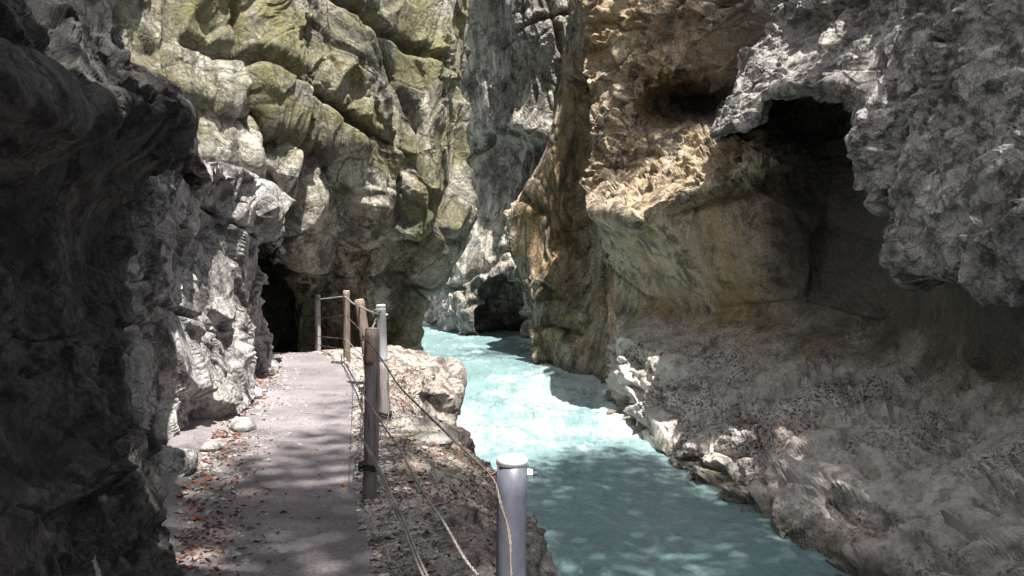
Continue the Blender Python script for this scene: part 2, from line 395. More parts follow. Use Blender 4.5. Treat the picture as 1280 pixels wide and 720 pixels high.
# --- golden brown spur
def srow(y, sil, ds, yw=None):
    px = [sil + 25, sil, sil + (770 - sil) * 0.3, sil + (770 - sil) * 0.62, 762, 786, 840]
    ys = yw or [y] * 7
    return [(p, yy, d) for p, yy, d in zip(px, ys, ds)]
spur = [
    srow(-800, 715, [45, 37, 35, 33, 32, 33, 34]),
    srow(-200, 715, [45, 36, 34.5, 33, 32, 33, 34]),
    srow(30, 718, [45, 35.0, 32.6, 31.0, 30.2, 30.4, 32]),
    srow(85, 710, [45, 34.8, 32.6, 31.4, 30.4, 30.8, 32.5]),
    srow(170, 688, [45, 35, 33.2, 33.2, 31.5, 32.5, 34]),
    srow(230, 656, [44, 35.5, 33.4, 33.6, 31, 32.5, 34]),
    srow(290, 634, [44, 36, 33.8, 33.2, 30.0, 33, 34]),
    srow(345, 650, [43, 35, 33.2, 32, 29.5, 33, 34]),
    srow(400, 668, [42, 34, 31.5, 30, 28.5, 32, 34]),
    srow(440, 674, [42, 33, 30.5, 28.8, 27.5, 31, 33], [440, 440, 446, 452, 456, 450, 440]),
    srow(470, 678, [42, 33, 30.2, 28.2, 26.5, 30, 33], [470, 472, 480, 490, 500, 490, 480]),
]
a_ = srow(-45, 720, [45, 35.2, 32.8, 31.2, 30.4, 30.6, 32])
spur[0:2] = [back(a_, 9, 5, 7), back(a_, 2, 1.5, 2.5), a_]
rock_sheet('rock_spur', spur, 360, 260, M_spur,
           lambda P: rock_disp(P, 2.2, 300, big=0.42, mid=0.85, fine=1.2, stretch=(1, 1, 1.9), beds=(((1, 0.4, 0.5), 1.1),)), (-4, 20, 1),
           'golden brown spur of rock standing out between the pale cliff and the deep crack', 'rock spur')

# --- the long wall across the river: upper wall, slanting ledge, polished face and leaf-strewn bank
rw = [
    [(735, -800, 29), (790, -800, 28), (850, -800, 27), (910, -800, 26), (960, -800, 24), (1030, -800, 22), (1100, -800, 20), (1180, -800, 17), (1260, -800, 14), (1450, -800, 10)],
    [(735, -200, 29), (790, -200, 28), (850, -200, 27), (910, -200, 26), (960, -200, 24), (1030, -200, 22), (1100, -200, 20), (1180, -200, 17), (1260, -200, 14), (1450, -200, 10)],
    [(735, 30, 29), (790, 30, 27.5), (850, 30, 26.5), (910, 30, 25.5), (960, 30, 24), (1030, 30, 21), (1100, 30, 19), (1180, 30, 16.5), (1260, 30, 14), (1450, 30, 10)],
    [(738, 90, 29), (792, 90, 27.5), (838, 95, 27.5), (885, 95, 26.8), (950, 90, 24), (1030, 90, 20), (1100, 90, 18), (1180, 90, 16), (1260, 90, 13.5), (1450, 90, 10)],
    [(738, 150, 28.5), (790, 150, 27.5), (845, 135, 30.5), (888, 130, 30), (960, 120, 22), (1030, 130, 19.5), (1100, 130, 17.5), (1180, 130, 15.5), (1260, 130, 13), (1450, 130, 10)],
    [(736, 236, 28), (790, 200, 26.5), (845, 176, 25.5), (895, 165, 24), (950, 150, 21), (1030, 160, 20), (1100, 160, 18.5), (1180, 160, 15), (1260, 160, 12.8), (1450, 160, 10)],
    [(734, 262, 24), (785, 262, 21.5), (850, 238, 19.8), (905, 214, 18.4), (952, 190, 17.6), (1030, 195, 19.8), (1100, 200, 18.4), (1180, 200, 14.8), (1260, 200, 12.6), (1450, 200, 10)],
    [(750, 280, 25.2), (792, 284, 22.4), (855, 262, 20.6), (912, 240, 19.2), (958, 222, 18.6), (1030, 240, 20.0), (1100, 250, 18.6), (1180, 250, 14.6), (1260, 250, 12.4), (1450, 250, 9.6)],
    [(764, 330, 26), (800, 335, 23.4), (855, 330, 21.4), (912, 325, 19.8), (960, 320, 18.8), (1030, 320, 19.6), (1100, 320, 18.4), (1180, 320, 15.6), (1260, 320, 12.0), (1450, 320, 9.2)],
    [(770, 385, 25.6), (803, 385, 23.6), (855, 390, 22.2), (912, 395, 20.6), (960, 400, 19.6), (1030, 415, 18.4), (1100, 435, 17), (1180, 455, 14.9), (1260, 470, 12.4), (1450, 490, 9.4)],
    [(772, 402, 24.8), (795, 410, 23.0), (852, 434, 20.9), (910, 458, 18.6), (960, 474, 17.2), (1030, 498, 15.6), (1100, 516, 14.2), (1180, 542, 12.4), (1260, 566, 10.6), (1450, 604, 8.4)],
    [(766, 425, 25), (785, 432, 22.7), (838, 462, 19.7), (892, 486, 17.3), (940, 505, 15.8), (1008, 534, 14.2), (1078, 560, 12.9), (1158, 596, 11.6), (1240, 630, 9.8), (1420, 690, 7.8)],
    [(764, 452, 25), (776, 468, 22.4), (820, 500, 19.2), (868, 524, 17.0), (915, 548, 15.3), (978, 578, 13.6), (1048, 614, 12.1), (1128, 656, 10.9), (1212, 700, 9.2), (1380, 780, 7.3)],
    [(766, 495, 24.7), (772, 520, 21.6), (798, 550, 18.9), (835, 573, 17.1), (870, 600, 15.5), (930, 640, 13.4), (1000, 690, 11.6), (1080, 745, 10.1), (1180, 820, 8.6), (1340, 950, 6.9)],
    [(766, 530, 24.7), (772, 560, 21.6), (796, 595, 18.9), (830, 620, 17.1), (862, 660, 15.5), (918, 700, 13.4), (985, 770, 11.6), (1060, 840, 10.1), (1160, 940, 8.6), (1320, 1100, 6.9)],
]
def right_disp(P):
    z = P[:, 2]
    bankness = np.clip((-0.1 - z + 0.25 * vnoise(P / 2.0, 5)) / 0.5, 0, 1)
    # flow-polished: long smooth scallops; bank: broken
    smooth = rock_disp(P, 2.0, 400, big=0.6, mid=0.15, fine=0.35, stretch=(1.6, 1.6, 1.0))
    upper = np.clip((z - 2.6) / 1.2, 0, 1)
    rough = rock_disp(P, 1.2, 430, big=0.6, mid=1.5, fine=1.6, stretch=(1.0, 1.9, 0.8), beds=(((0.8, 0.5, 0.6), 0.8), ((0.2, 1, 0.5), 1.3)))
    k = np.clip(bankness + upper * 0.8, 0, 1)
    return smooth * (1 - k) + rough * k
a_ = [(p[0], -18, p[2] + 0.3) for p in rw[2]]
rw[0:2] = [back(a_, 13, 3, 6), back(a_, 3.2, 1, 1.8), a_]
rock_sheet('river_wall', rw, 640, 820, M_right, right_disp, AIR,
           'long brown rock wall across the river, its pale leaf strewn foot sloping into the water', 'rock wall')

# --- the overhanging crag
def col(px, y, d): return (px, y, d)
cr_top = [(1130, 1100, 16.5), (1120, -760, 16)]
crag = []
def crow(sil, ys, ds, px): crag.append([(sil + 40, ys[0], 24)] + [(p, y, d) for p, y, d in zip(px, ys, ds)])
crow(1090, [-760] * 11, [17, 16, 15, 14.4, 13.8, 13.2, 12.6, 12, 11.4, 10.5, 8.5], [1090, 1110, 1135, 1155, 1175, 1195, 1215, 1240, 1270, 1310, 1450])
crow(1060, [-200] * 11, [17, 16, 15, 14.4, 13.8, 13.2, 12.6, 12, 11.4, 10.5, 8.5], [1060, 1085, 1110, 1135, 1155, 1175, 1200, 1225, 1255, 1300, 1450])
crow(964, [28] * 11, [17, 16, 15.2, 14.3, 13.6, 13, 12.4, 11.9, 11.4, 10.3, 8.2], [964, 990, 1015, 1045, 1080, 1105, 1130, 1155, 1185, 1260, 1450])
crow(932, [85, 85, 80, 72, 76, 85, 90, 95, 95, 95, 95], [17, 15.8, 15, 14, 13.3, 12.8, 12.2, 11.7, 11.2, 10.1, 8.0], [932, 962, 985, 1025, 1068, 1095, 1125, 1152, 1185, 1260, 1450])
crow(905, [140, 128, 108, 98, 108, 140, 130, 170, 190, 190, 190], [17, 15.6, 14.8, 13.8, 13.1, 12.5, 12.1, 11.5, 11, 9.9, 7.9], [905, 948, 968, 1016, 1066, 1094, 1130, 1146, 1180, 1260, 1450])
crow(893, [162, 148, 116, 106, 124, 220, 148, 260, 280, 280, 290], [17, 15.7, 14.9, 13.9, 13.2, 12.5, 12.2, 11.5, 10.8, 9.7, 7.8], [893, 946, 960, 1014, 1070, 1100, 1134, 1124, 1175, 1258, 1450])
crow(890, [168, 152, 120, 110, 130, 252, 160, 338, 342, 350, 370], [17.1, 15.9, 15.1, 14.1, 13.4, 12.6, 12.4, 11.6, 11, 9.8, 7.9], [890, 944, 958, 1014, 1068, 1103, 1138, 1115, 1172, 1255, 1450])
crow(892, [170, 152, 118, 106, 126, 250, 155, 340, 346, 352, 372], [18, 17.2, 16.4, 15.4, 14.7, 13.3, 13.8, 12.6, 12.4, 11.2, 9], [892, 946, 962, 1016, 1070, 1110, 1142, 1128, 1178, 1258, 1450])
crow(900, [160, 140, 100, 90, 110, 215, 140, 315, 330, 340, 360], [23, 21, 20.5, 19.5, 18.5, 17, 17, 15.8, 15.4, 13.5, 11], [900, 950, 970, 1025, 1080, 1120, 1150, 1150, 1195, 1270, 1460])
a_ = [(p[0] + 8, -55, p[2] + 0.5) for p in crag[2]]
crag[0:2] = [back(a_, 12, 3, 5), back(a_, 2.6, 1, 2.0), a_]
rock_sheet('rock_crag', crag, 520, 600, M_crag,
           lambda P: rock_disp(P, 0.9, 500, big=0.5, mid=0.85, fine=1.6, stretch=(1.7, 1.2, 0.7)), AIR,
           'rough grey crag hanging over the arched hollow high across the river', 'crag')

# --- broken buttress on the path side
butt = []
def brow(pts): butt.append(pts)
ridge = [(-400, 40, 4.6), (60, 90, 5.6), (150, 118, 6.2), (196, 148, 6.8), (236, 172, 7.8), (272, 192, 8.8), (308, 222, 9.8), (334, 258, 10.8), (300, 262, 16)]
brow([(p[0] + 20, p[1] + 60, p[2] + 5) for p in ridge])
brow(ridge)
brow([(-400, 160, 4.4), (60, 190, 5.2), (150, 210, 5.9), (196, 225, 6.5), (234, 240, 8.0), (276, 240, 8.9), (312, 262, 10.0), (343, 288, 11.4), (310, 290, 16.5)])
brow([(-400, 300, 4.2), (60, 310, 5.0), (150, 310, 5.7), (192, 315, 6.2), (230, 320, 8.3), (275, 315, 9.0), (308, 320, 10.4), (334, 330, 12), (305, 330, 17)])
brow([(-400, 420, 4.0), (60, 420, 4.6), (150, 420, 5.2), (196, 420, 5.7), (230, 410, 8.0), (270, 395, 9.2), (304, 388, 10.6), (328, 385, 12.8), (300, 380, 17.5)])
brow([(-400, 560, 3.6), (60, 560, 4.0), (150, 570, 4.6), (205, 560, 5.2), (230, 490, 7.6), (268, 465, 9.0), (302, 440, 10.9), (329, 425, 13.6), (300, 415, 18)])
brow([(-400, 800, 3.0), (60, 760, 3.5), (150, 730, 4.2), (208, 670, 4.85), (229, 560, 7.0), (272, 512, 8.9), (303, 474, 11.0), (330, 445, 14), (300, 435, 18.5)])
brow([(-400, 1000, 2.8), (60, 900, 3.4), (155, 810, 4.0), (212, 730, 4.7), (236, 600, 6.8), (282, 535, 8.8), (309, 490, 10.9), (334, 455, 14.0), (300, 445, 19)])
def lerp3(a, b, f): return ('w',) + tuple(x + (y - x) * f for x, y in zip(W(*a) if a[0] != 'w' else a[1:], W(*b) if b[0] != 'w' else b[1:]))
butt = [[(q if q[0] == 'w' else ('w',) + W(*q)) for q in r[:-1]] + [lerp3(r[-2], r[-1], 0.16), lerp3(r[-2], r[-1], 0.45), ('w',) + W(*r[-1])] for r in butt]
butt = [butt[0], [('w',) + tuple(x + (y - x) * 0.8 for x, y in zip(a[1:], b[1:])) for a, b in zip(butt[0], butt[1])]] + butt[1:]
rock_sheet('rock_buttress', butt, 600, 680, M_butt,
           lambda P: rock_disp(P, 0.75, 600, big=1.1, mid=1.35, fine=1.2, stretch=(1, 1, 1.5), beds=(((0.5, 0.2, 1), 1.6),)) - 0.14, (1, 5, 1.5),
           'jagged grey rock buttress rising beside the footpath behind the dark slab', 'rock buttress')

# --- overhanging dark slab close to the camera
over = [
    [(-300, 100, 7), (-60, 110, 7), (60, 120, 7), (112, 120, 7), (166, 130, 7), (200, 160, 7), (190, 165, 8)],
    [(-300, -120, 3.0), (-60, -60, 3.3), (55, -5, 3.7), (108, 34, 4.0), (164, 84, 4.3), (214, 130, 4.7), (205, 150, 6)],
    [(-300, 40, 2.5), (-60, 85, 2.7), (50, 118, 3.0), (100, 140, 3.4), (158, 118, 3.9), (220, 142, 4.6), (205, 155, 6)],
    [(-300, 110, 2.7), (-60, 140, 2.9), (48, 160, 3.3), (100, 175, 3.7), (152, 165, 4.1), (208, 180, 4.8), (190, 190, 6)],
    [(-300, 260, 3.0), (-60, 270, 3.3), (50, 280, 3.8), (104, 280, 4.1), (118, 270, 4.6), (148, 260, 5.1), (125, 265, 6.5)],
    [(-300, 430, 2.9), (-60, 430, 3.2), (50, 430, 3.8), (104, 430, 4.1), (115, 420, 4.6), (140, 400, 5.1), (118, 400, 6.5)],
    [(-300, 620, 2.6), (-60, 580, 2.8), (48, 575, 3.4), (104, 580, 3.8), (128, 585, 4.3), (155, 590, 4.8), (130, 580, 6)],
    [(-300, 800, 2.4), (-60, 700, 2.6), (50, 640, 3.1), (104, 660, 3.5), (150, 700, 4.0), (190, 690, 4.6), (165, 690, 6)],
    [(-300, 1100, 2.3), (-60, 1000, 2.5), (50, 900, 2.9), (110, 860, 3.3), (160, 810, 3.8), (200, 770, 4.3), (180, 770, 6)],
]
over = [over[0], [lerp3(a, b, 0.55) for a, b in zip(over[0], over[1])], [lerp3(a, b, 0.85) for a, b in zip(over[0], over[1])]] + [[('w',) + W(*p) for p in r] for r in over[1:]]
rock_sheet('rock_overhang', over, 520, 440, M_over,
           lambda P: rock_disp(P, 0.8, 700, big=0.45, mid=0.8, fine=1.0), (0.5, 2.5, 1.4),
           'dark shaded overhanging slab at the near edge of the footpath', 'rock overhang')

# --- the gorge goes on behind the camera and above
def plain_wall(name, pts, z0, z1, lean, mat, s, seed, outward, label):
    zs = np.linspace(z0, z1, 7)
    rows = [[('w', x + lx * (z - z0) / (z1 - z0) * lean, y, z) for (x, y, lx) in pts] for z in zs[::-1]]
    return rock_sheet(name, rows, 120, 200, mat, lambda P: rock_disp(P, s, seed), outward, label, 'rock wall')
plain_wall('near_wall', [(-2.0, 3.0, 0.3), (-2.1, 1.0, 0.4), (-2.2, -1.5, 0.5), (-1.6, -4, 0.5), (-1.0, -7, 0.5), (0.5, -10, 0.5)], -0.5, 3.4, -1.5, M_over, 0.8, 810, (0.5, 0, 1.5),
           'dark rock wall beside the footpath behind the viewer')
plain_wall('upstream_wall', [(5.6, 8.0, 0), (5.2, 4, 0), (4.8, 0, 0), (4.4, -4, 0), (3.5, -8, 0), (1.0, -10.5, 0), (-4, -12, 0)], -3.0, 6.0, 1.0, M_crag, 1.4, 830, (1, 0, 1.5),
           'grey rock wall closing the gorge behind the viewer')

# ------------------------------------------------------------------ path, ledge, river
def interp(y, tab):
    t = np.array(tab); return np.interp(y, t[:, 0], t[:, 1])
EDGE = [(-9, 1.9), (-3, 1.5), (0, 0.95), (2, 0.62), (4, 0.28), (5.3, 0.12), (6.7, 0.08), (8, -0.1), (9, -0.33), (10.2, -0.85), (11, -1.15), (12.2, -1.35), (13.2, -1.05), (15, -1.0), (16.3, -1.25), (17.5, -1.8), (19, -2.6), (22, -4.2)]
PR = [(-9, 1.2), (-3, 0.9), (0, 0.48), (2, 0.05), (4.76, -0.70), (6.4, -1.06), (8.2, -1.42), (12.2, -2.05), (13.6, -2.6), (15.4, -3.35), (18, -4.3), (22, -5.2)]
PL = [(-9, -1.5), (-3, -1.8), (0, -2.0), (4.7, -1.95), (6.4, -2.5), (8.2, -2.95), (11, -3.4), (15.4, -4.5), (18, -6.0), (22, -7.5)]
def path_z(y):
    return -0.10 * np.clip(y - 15.3, 0, 99) + 0.02 * np.sin(y * 0.6)
ny, nx = 700, 120
Y = np.linspace(-9, 22, ny)
u = np.linspace(-0.12, 1.05, nx)
L, R = interp(Y, PL), interp(Y, PR)
Y3 = np.stack([Y, 0 * Y, 0 * Y], 1)
R = R + 0.07 * fbm(Y3 / 0.7, 3, 905) + 0.03 * fbm(Y3 / 0.13, 2, 906)
X = L[:, None] + (R - L)[:, None] * u[None]
YY = np.repeat(Y[:, None], nx, 1)
P = np.stack([X, YY, np.zeros_like(X)], -1).reshape(-1, 3)
Z = path_z(P[:, 1]) + 0.018 * fbm(P / 0.7, 3, 900) + 0.007 * fbm(P / 0.09, 3, 910)
uu = np.tile(u, ny)
Z += -0.05 * np.clip((uu - 0.93) / 0.1, 0, 1) ** 2 + 0.05 * np.clip((0.10 - uu) / 0.1, 0, 1) ** 2
P[:, 2] = Z
m, t, b = new_mat('packed gravel path')
c = mix(t, ramp(t, nz(t, 1.3, 6, 0.65), [(0.35, 0), (0.65, 1)]), (0.18, 0.164, 0.178), (0.32, 0.288, 0.31))
c = mix(t, ramp(t, nz(t, 55, 4, 0.7), [(0.35, 0.7), (0.6, 0.0)]), c, (0.07, 0.06, 0.065))
c = mix(t, ramp(t, nz(t, 26, 3, 0.7, off=(4, 4, 4)), [(0.64, 0.0), (0.70, 0.8)]), c, (0.36, 0.32, 0.32))
t.links.new(c, b.inputs['Base Color']); b.inputs['Roughness'].default_value = 0.75
p_ = bump(t, b, nz(t, 60, 6, 0.75), 0.8, 0.012); bump(t, b, nz(t, 9, 4, 0.6), 0.5, 0.02, p_)
tag(link_mesh('path', P, grid_faces(ny, nx, True), m, smooth=True), 'narrow grey gravel footpath curving away along the rock', 'footpath', kind='structure')

# ledge
rows = []
for y in np.linspace(-9, 21, 61):
    r_, e_ = float(interp(y, PR)), float(interp(y, EDGE)); pz = float(path_z(y))
    w_ = e_ - r_
    hump = 0.04 + 0.05 * math.sin(y * 1.7)
    rows.append([('w', r_ - 0.28, y, pz - 0.10), ('w', r_ - 0.04, y, pz + 0.01), ('w', r_ + w_ * 0.3, y, pz + 0.03 + hump * 0.4), ('w', r_ + w_ * 0.55, y, pz - 0.03 + hump), ('w', r_ + w_ * 0.8, y, pz - 0.16),
                 ('w', e_ - 0.05, y, pz - 0.34), ('w', e_ + 0.02, y, pz - 0.75), ('w', e_ - 0.10, y, -1.5), ('w', e_ - 0.05, y, -2.1), ('w', e_ + 0.05, y, -3.0)])
def ledge_disp(P):
    r_ = interp(P[:, 1], PR); e_ = interp(P[:, 1], EDGE)
    k = np.clip((P[:, 0] - r_) / np.maximum(e_ - r_, 0.2), 0, 1)
    return rock_disp(P, 0.42, 950, big=1.0, mid=1.0, fine=1.2) * (0.12 + 1.0 * k ** 1.3)
rock_sheet('rock_ledge', rows, 760, 260, M_ledge, ledge_disp, (1.5, 6, 5),
           'pale stony ledge between the footpath and the river', 'rock ledge')

# river
ny, nx = 640, 420
v = np.linspace(0, 1, ny) ** 1.7
Yr = -9 + 84 * v
P = []
mid = interp(Yr, [(-9, 2.2), (5, 2.2), (12, 1.6), (18, 0.9), (26, 0.6), (34, -1.0), (43, -3), (55, -8), (75, -18)])
half = interp(Yr, [(-9, 4.5), (12, 4.2), (20, 4.5), (34, 6), (43, 9), (55, 14), (75, 20)])
uu = np.linspace(-1, 1, nx)
X = mid[:, None] + half[:, None] * uu[None]
YY = np.repeat(Yr[:, None], nx, 1)
P = np.stack([X, YY, np.zeros_like(X)], -1).reshape(-1, 3)
S = P / np.array([1.0, 1.6, 1.0])
WW = 0.35 * np.stack([fbm(P / 1.3, 2, 1031), fbm(P / 1.3, 2, 1032), 0 * P[:, 0]], 1)
wz = 0.05 * fbm((S + WW) / 1.1, 3, 1000) + 0.030 * fbm((P + WW) / np.array([0.30, 0.55, 1]), 4, 1010, gain=0.6) + 0.012 * fbm((P + WW) / 0.09, 2, 1020)
turb = np.exp(-((P[:, 1] - 24) / 8.0) ** 2)
P[:, 2] = -2.2 + wz * (1.3 + 1.6 * turb)

RBANK = [(-9, 5.2), (5, 4.6), (6.9, 4.2), (8.6, 4.2), (10.1, 4.05), (11.6, 3.8), (13.4, 3.53), (15.5, 3.24), (17.1, 3.03), (18.9, 2.7), (21.6, 2.6), (24.7, 2.8), (26.5, 2.9), (28.2, 2.2), (30.2, 1.7), (33, 1.1), (39.5, 1.2), (49, -1), (52.5, -5.3), (75, -14)]
LBANK = [(a, b) for a, b in EDGE if a < 18] + [(18.5, -1.7), (27, -2.4), (42, -8), (75, -24)]
dr = interp(P[:, 1], RBANK) - P[:, 0]; dl = P[:, 0] - interp(P[:, 1], LBANK)
ns = fbm(P / np.array([0.5, 0.9, 1.0]), 5, 1040, gain=0.62)
ns2 = fbm(P / np.array([1.6, 3.2, 1.0]), 3, 1050)
ns3 = fbm(P / np.array([0.16, 0.30, 1.0]) + 0.6 * ns[:, None], 4, 1060, ridged=True, gain=0.6)
bank = np.exp(-np.clip(dr, 0, 9) / 0.35) * np.clip((P[:, 1] - 13) / 9, 0.15, 1) + 0.6 * np.exp(-np.clip(dl, 0, 9) / 0.3) * np.clip((P[:, 1] - 11) / 6, 0, 1)
rapid = np.exp(-((P[:, 1] - 23.5) / 6.5) ** 2) * (0.55 + 0.45 * np.exp(-((P[:, 0] - 0.9) / 1.4) ** 2)) + 0.25 * np.clip((P[:, 1] - 30) / 6, 0, 1)
foam = np.clip(1.1 * bank + 0.80 * rapid + 0.75 * ns + 0.35 * ns2 + 0.45 * ns3 - 0.50, 0, 1) ** 0.9
st = fbm((P + 1.2 * WW) / np.array([0.55, 0.10, 1.0]), 4, 1070, gain=0.65)
foam = np.maximum(foam, 0.55 * np.clip((st + 0.5 * ns2 + 0.5 * ns - 0.40) / 0.35, 0, 1))
P[:, 2] += 0.05 * foam
m, t, b = new_mat('glacial water')
c = mix(t, ramp(t, nz(t, 0.5, 4, 0.6), [(0.3, 0), (0.7, 1)]), (0.165, 0.272, 0.288), (0.24, 0.368, 0.388))
at = t.nodes.new('ShaderNodeAttribute'); at.attribute_name = 'foam'
fm = mix(t, 1.0, at.outputs['Fac'], ramp(t, nz(t, 9, 6, 0.75, sc=(1, 0.6, 1), dist=1.0), [(0.30, 0.45), (0.60, 1.0)]), 'MULTIPLY')
c = mix(t, fm, c, (0.70, 0.78, 0.79))
t.links.new(c, b.inputs['Base Color'])
rr = mix(t, fm, (0.12, 0.12, 0.12), (0.7, 0.7, 0.7)); t.links.new(rr, b.inputs['Roughness'])
b.inputs['IOR'].default_value = 1.33
bump(t, b, nz(t, 6, 7, 0.7, sc=(1, 1.6, 1), dist=0.6), 0.8, 0.09)
tag(link_mesh('river', P, grid_faces(ny, nx, True), m, smooth=True, attrs={'foam': foam}), 'milky turquoise river with white foam running through the gorge', 'river', kind='structure')

# unseen rock roof added to shade the slab and the near path
def flat_rock(name, x0, x1, y0, y1, z, th, mat, label, seed):
    n = 9; prof = []
    for k in range(n + 1):                                   # underside then top, one closed sheet
        prof.append((k / n, 0))
    rows = []
    for yy in np.linspace(y0, y1, 9):
        e = x1 + 0.5 * math.sin(yy * 0.9)
        r = [('w', x0 + (e - x0) * f, yy, z + 0.8 * (1 - f) - 0.3 * math.sin(f * 3)) for f in np.linspace(0, 1, 6)]
        r += [('w', e + 0.4, yy, z + 0.5 * th)] + [('w', e - (e - x0) * f, yy, z + th + 1.5 * f) for f in np.linspace(0.05, 1, 4)]
        rows.append(r)
    return rock_sheet(name, rows, 120, 160, mat, lambda P: rock_disp(P, 0.8, seed, big=0.6), ((x0 + x1) / 2, (y0 + y1) / 2, z - 10), label, 'rock roof')
flat_rock('shade_roof', -8, -0.7, -9, 2.4, 4.6, 1.4, M_over, 'unseen rock roof added above the viewer to shade the footpath', 850)

# ------------------------------------------------------------------ small mesh helpers
from mathutils.bvhtree import BVHTree
def bvh_of(*names):
    out = []
    for n in names:
        me = bpy.data.objects[n].data
        co = np.empty(len(me.vertices) * 3, dtype=np.float32); me.vertices.foreach_get('co', co)
        vi = np.empty(len(me.loops), dtype=np.int32); me.loops.foreach_get('vertex_index', vi)
        out.append(BVHTree.FromPolygons([tuple(c) for c in co.reshape(-1, 3).tolist()], vi.reshape(-1, 4).tolist()))
    return out
GROUND = bvh_of('path', 'rock_ledge')
def ground(x, y, trees=None, z0=1.2):
    best = None
    for b_ in (trees or GROUND):
        h = b_.ray_cast(Vector((x, y, z0)), Vector((0, 0, -1)), 4.0)
        if h[0] is not None and (best is None or h[0].z > best[0].z): best = h
    return best

def tube(pts, rad, seg=10, caps=True, rough=0.0, seed=0, smooth=True):
    """verts, quads of a round bar along pts; rad may be a list"""
    pts = np.array(pts, dtype=float); n = len(pts)
    rad = np.full(n, rad) if not hasattr(rad, '__len__') else np.array(rad)
    T = np.gradient(pts, axis=0); T /= np.linalg.norm(T, axis=1, keepdims=True)
    up = np.array([0.0, 0, 1]) if abs(T[0, 2]) < 0.9 else np.array([1.0, 0, 0])
    V = []
    A = np.cross(T[0], up); A /= np.linalg.norm(A)
    for i in range(n):
        A = A - T[i] * A.dot(T[i]); A /= np.linalg.norm(A); B = np.cross(T[i], A)
        for k in range(seg):
            a = 2 * math.pi * k / seg
            V.append(pts[i] + rad[i] * (math.cos(a) * A + math.sin(a) * B))
    V = np.array(V)
    if rough:
        V = V + rough * vnoise(V * np.array([40, 40, 9.0]), seed)[:, None] * (V - np.repeat(pts, seg, 0)) / np.maximum(np.repeat(rad, seg)[:, None], 1e-6) * 1.0
    F = []
    for i in range(n - 1):
        for k in range(seg):
            a, b2 = i * seg + k, i * seg + (k + 1) % seg
            F.append((a, b2, b2 + seg, a + seg))
    if caps:
        for ring, c in ((0, pts[0]), (n - 1, pts[-1])):
            V = np.vstack([V, c]); ci = len(V) - 1
            for k in range(seg):
                a, b2 = ring * seg + k, ring * seg + (k + 1) % seg
                F.append((ci, b2, a, ci) if ring == 0 else (ci, a, b2, ci))
    return V, F

def poly_mesh(name, VF, mat, smooth=True, parent=None):
    V = []; F = []; off = 0
    for v, f in VF:
        V.append(np.asarray(v)); F += [tuple(dict.fromkeys(i + off for i in q)) for q in f]; off += len(v)
    V = np.vstack(V)
    me = bpy.data.meshes.new(name)
    me.from_pydata(V.tolist(), [], F)
    me.polygons.foreach_set('use_smooth', [smooth] * len(F))
    me.materials.append(mat)
    o = bpy.data.objects.new(name, me); SC.collection.objects.link(o)
    if parent: o.parent = parent
    return o

def spline(pts, n=12):
    A = np.array(pts, dtype=float); out = []
    for i in range(len(A) - 1):
        p0, p1, p2, p3 = A[max(i - 1, 0)], A[i], A[i + 1], A[min(i + 2, len(A) - 1)]
        for k in range(n):
            t = k / n; m1 = 0.42 * (p2 - p0); m2 = 0.42 * (p3 - p1)
            out.append((2*t**3 - 3*t*t + 1) * p1 + (t**3 - 2*t*t + t) * m1 + (-2*t**3 + 3*t*t) * p2 + (t**3 - t*t) * m2)
    out.append(A[-1]); return np.array(out)

def empty(name, loc):
    o = bpy.data.objects.new(name, None); o.location = loc; SC.collection.objects.link(o); return o

# ------------------------------------------------------------------ railing
def wood_mat(name, a, b_, sc=1.0):
    m, t, b = new_mat(name)
    n = nz(t, 30, 6, 0.7, sc=(1, 1, 0.08))
    c = mix(t, ramp(t, n, [(0.35, 0), (0.65, 1)]), a, b_)
    c = mix(t, ramp(t, nz(t, 70, 3, 0.6, sc=(1, 1, 0.05), off=(3, 3, 3)), [(0.33, 0.8), (0.45, 0.0)]), c, (0.03, 0.025, 0.022))
    c = mix(t, ramp(t, nz(t, 6, 4, 0.6), [(0.5, 0), (0.75, 0.5)]), c, (0.10, 0.10, 0.07))
    t.links.new(c, b.inputs['Base Color']); b.inputs['Roughness'].default_value = 0.8
    bump(t, b, n, 0.7, 0.006); return m
M_wood = wood_mat('weathered grey wood', (0.20, 0.175, 0.175), (0.36, 0.32, 0.32))
M_woodb = wood_mat('brown barked wood', (0.115, 0.085, 0.07), (0.21, 0.16, 0.135))
M_woodr = wood_mat('reddish bare wood', (0.22, 0.13, 0.10), (0.36, 0.235, 0.19))
M_end = wood_mat('pale end grain', (0.42, 0.30, 0.22), (0.60, 0.47, 0.36))
def metal_mat(name, a, b_, metallic, rough):
    m, t, b = new_mat(name)
    c = mix(t, ramp(t, nz(t, 14, 5, 0.65, sc=(1, 1, 0.35)), [(0.35, 0), (0.65, 1)]), a, b_)
    c = mix(t, ramp(t, nz(t, 45, 4, 0.7, off=(7, 1, 2)), [(0.60, 0.0), (0.72, 0.5)]), c, (0.12, 0.11, 0.11))
    t.links.new(c, b.inputs['Base Color']); b.inputs['Metallic'].default_value = metallic; b.inputs['Roughness'].default_value = rough
    bump(t, b, nz(t, 80, 4, 0.7), 0.25, 0.002); return m
M_galv = metal_mat('galvanised steel', (0.095, 0.105, 0.14), (0.165, 0.175, 0.225), 0.12, 0.4)
M_pale = metal_mat('whitish galvanised steel', (0.45, 0.46, 0.50), (0.62, 0.63, 0.67), 0.1, 0.45)
M_cap = metal_mat('bright zinc cap', (0.74, 0.75, 0.76), (0.84, 0.84, 0.85), 0.1, 0.5)
M_wire = metal_mat('old steel cable', (0.20, 0.185, 0.18), (0.32, 0.30, 0.285), 0.25, 0.5)
M_rust = metal_mat('rusty steel cable', (0.085, 0.067, 0.055), (0.16, 0.13, 0.11), 0.2, 0.65)
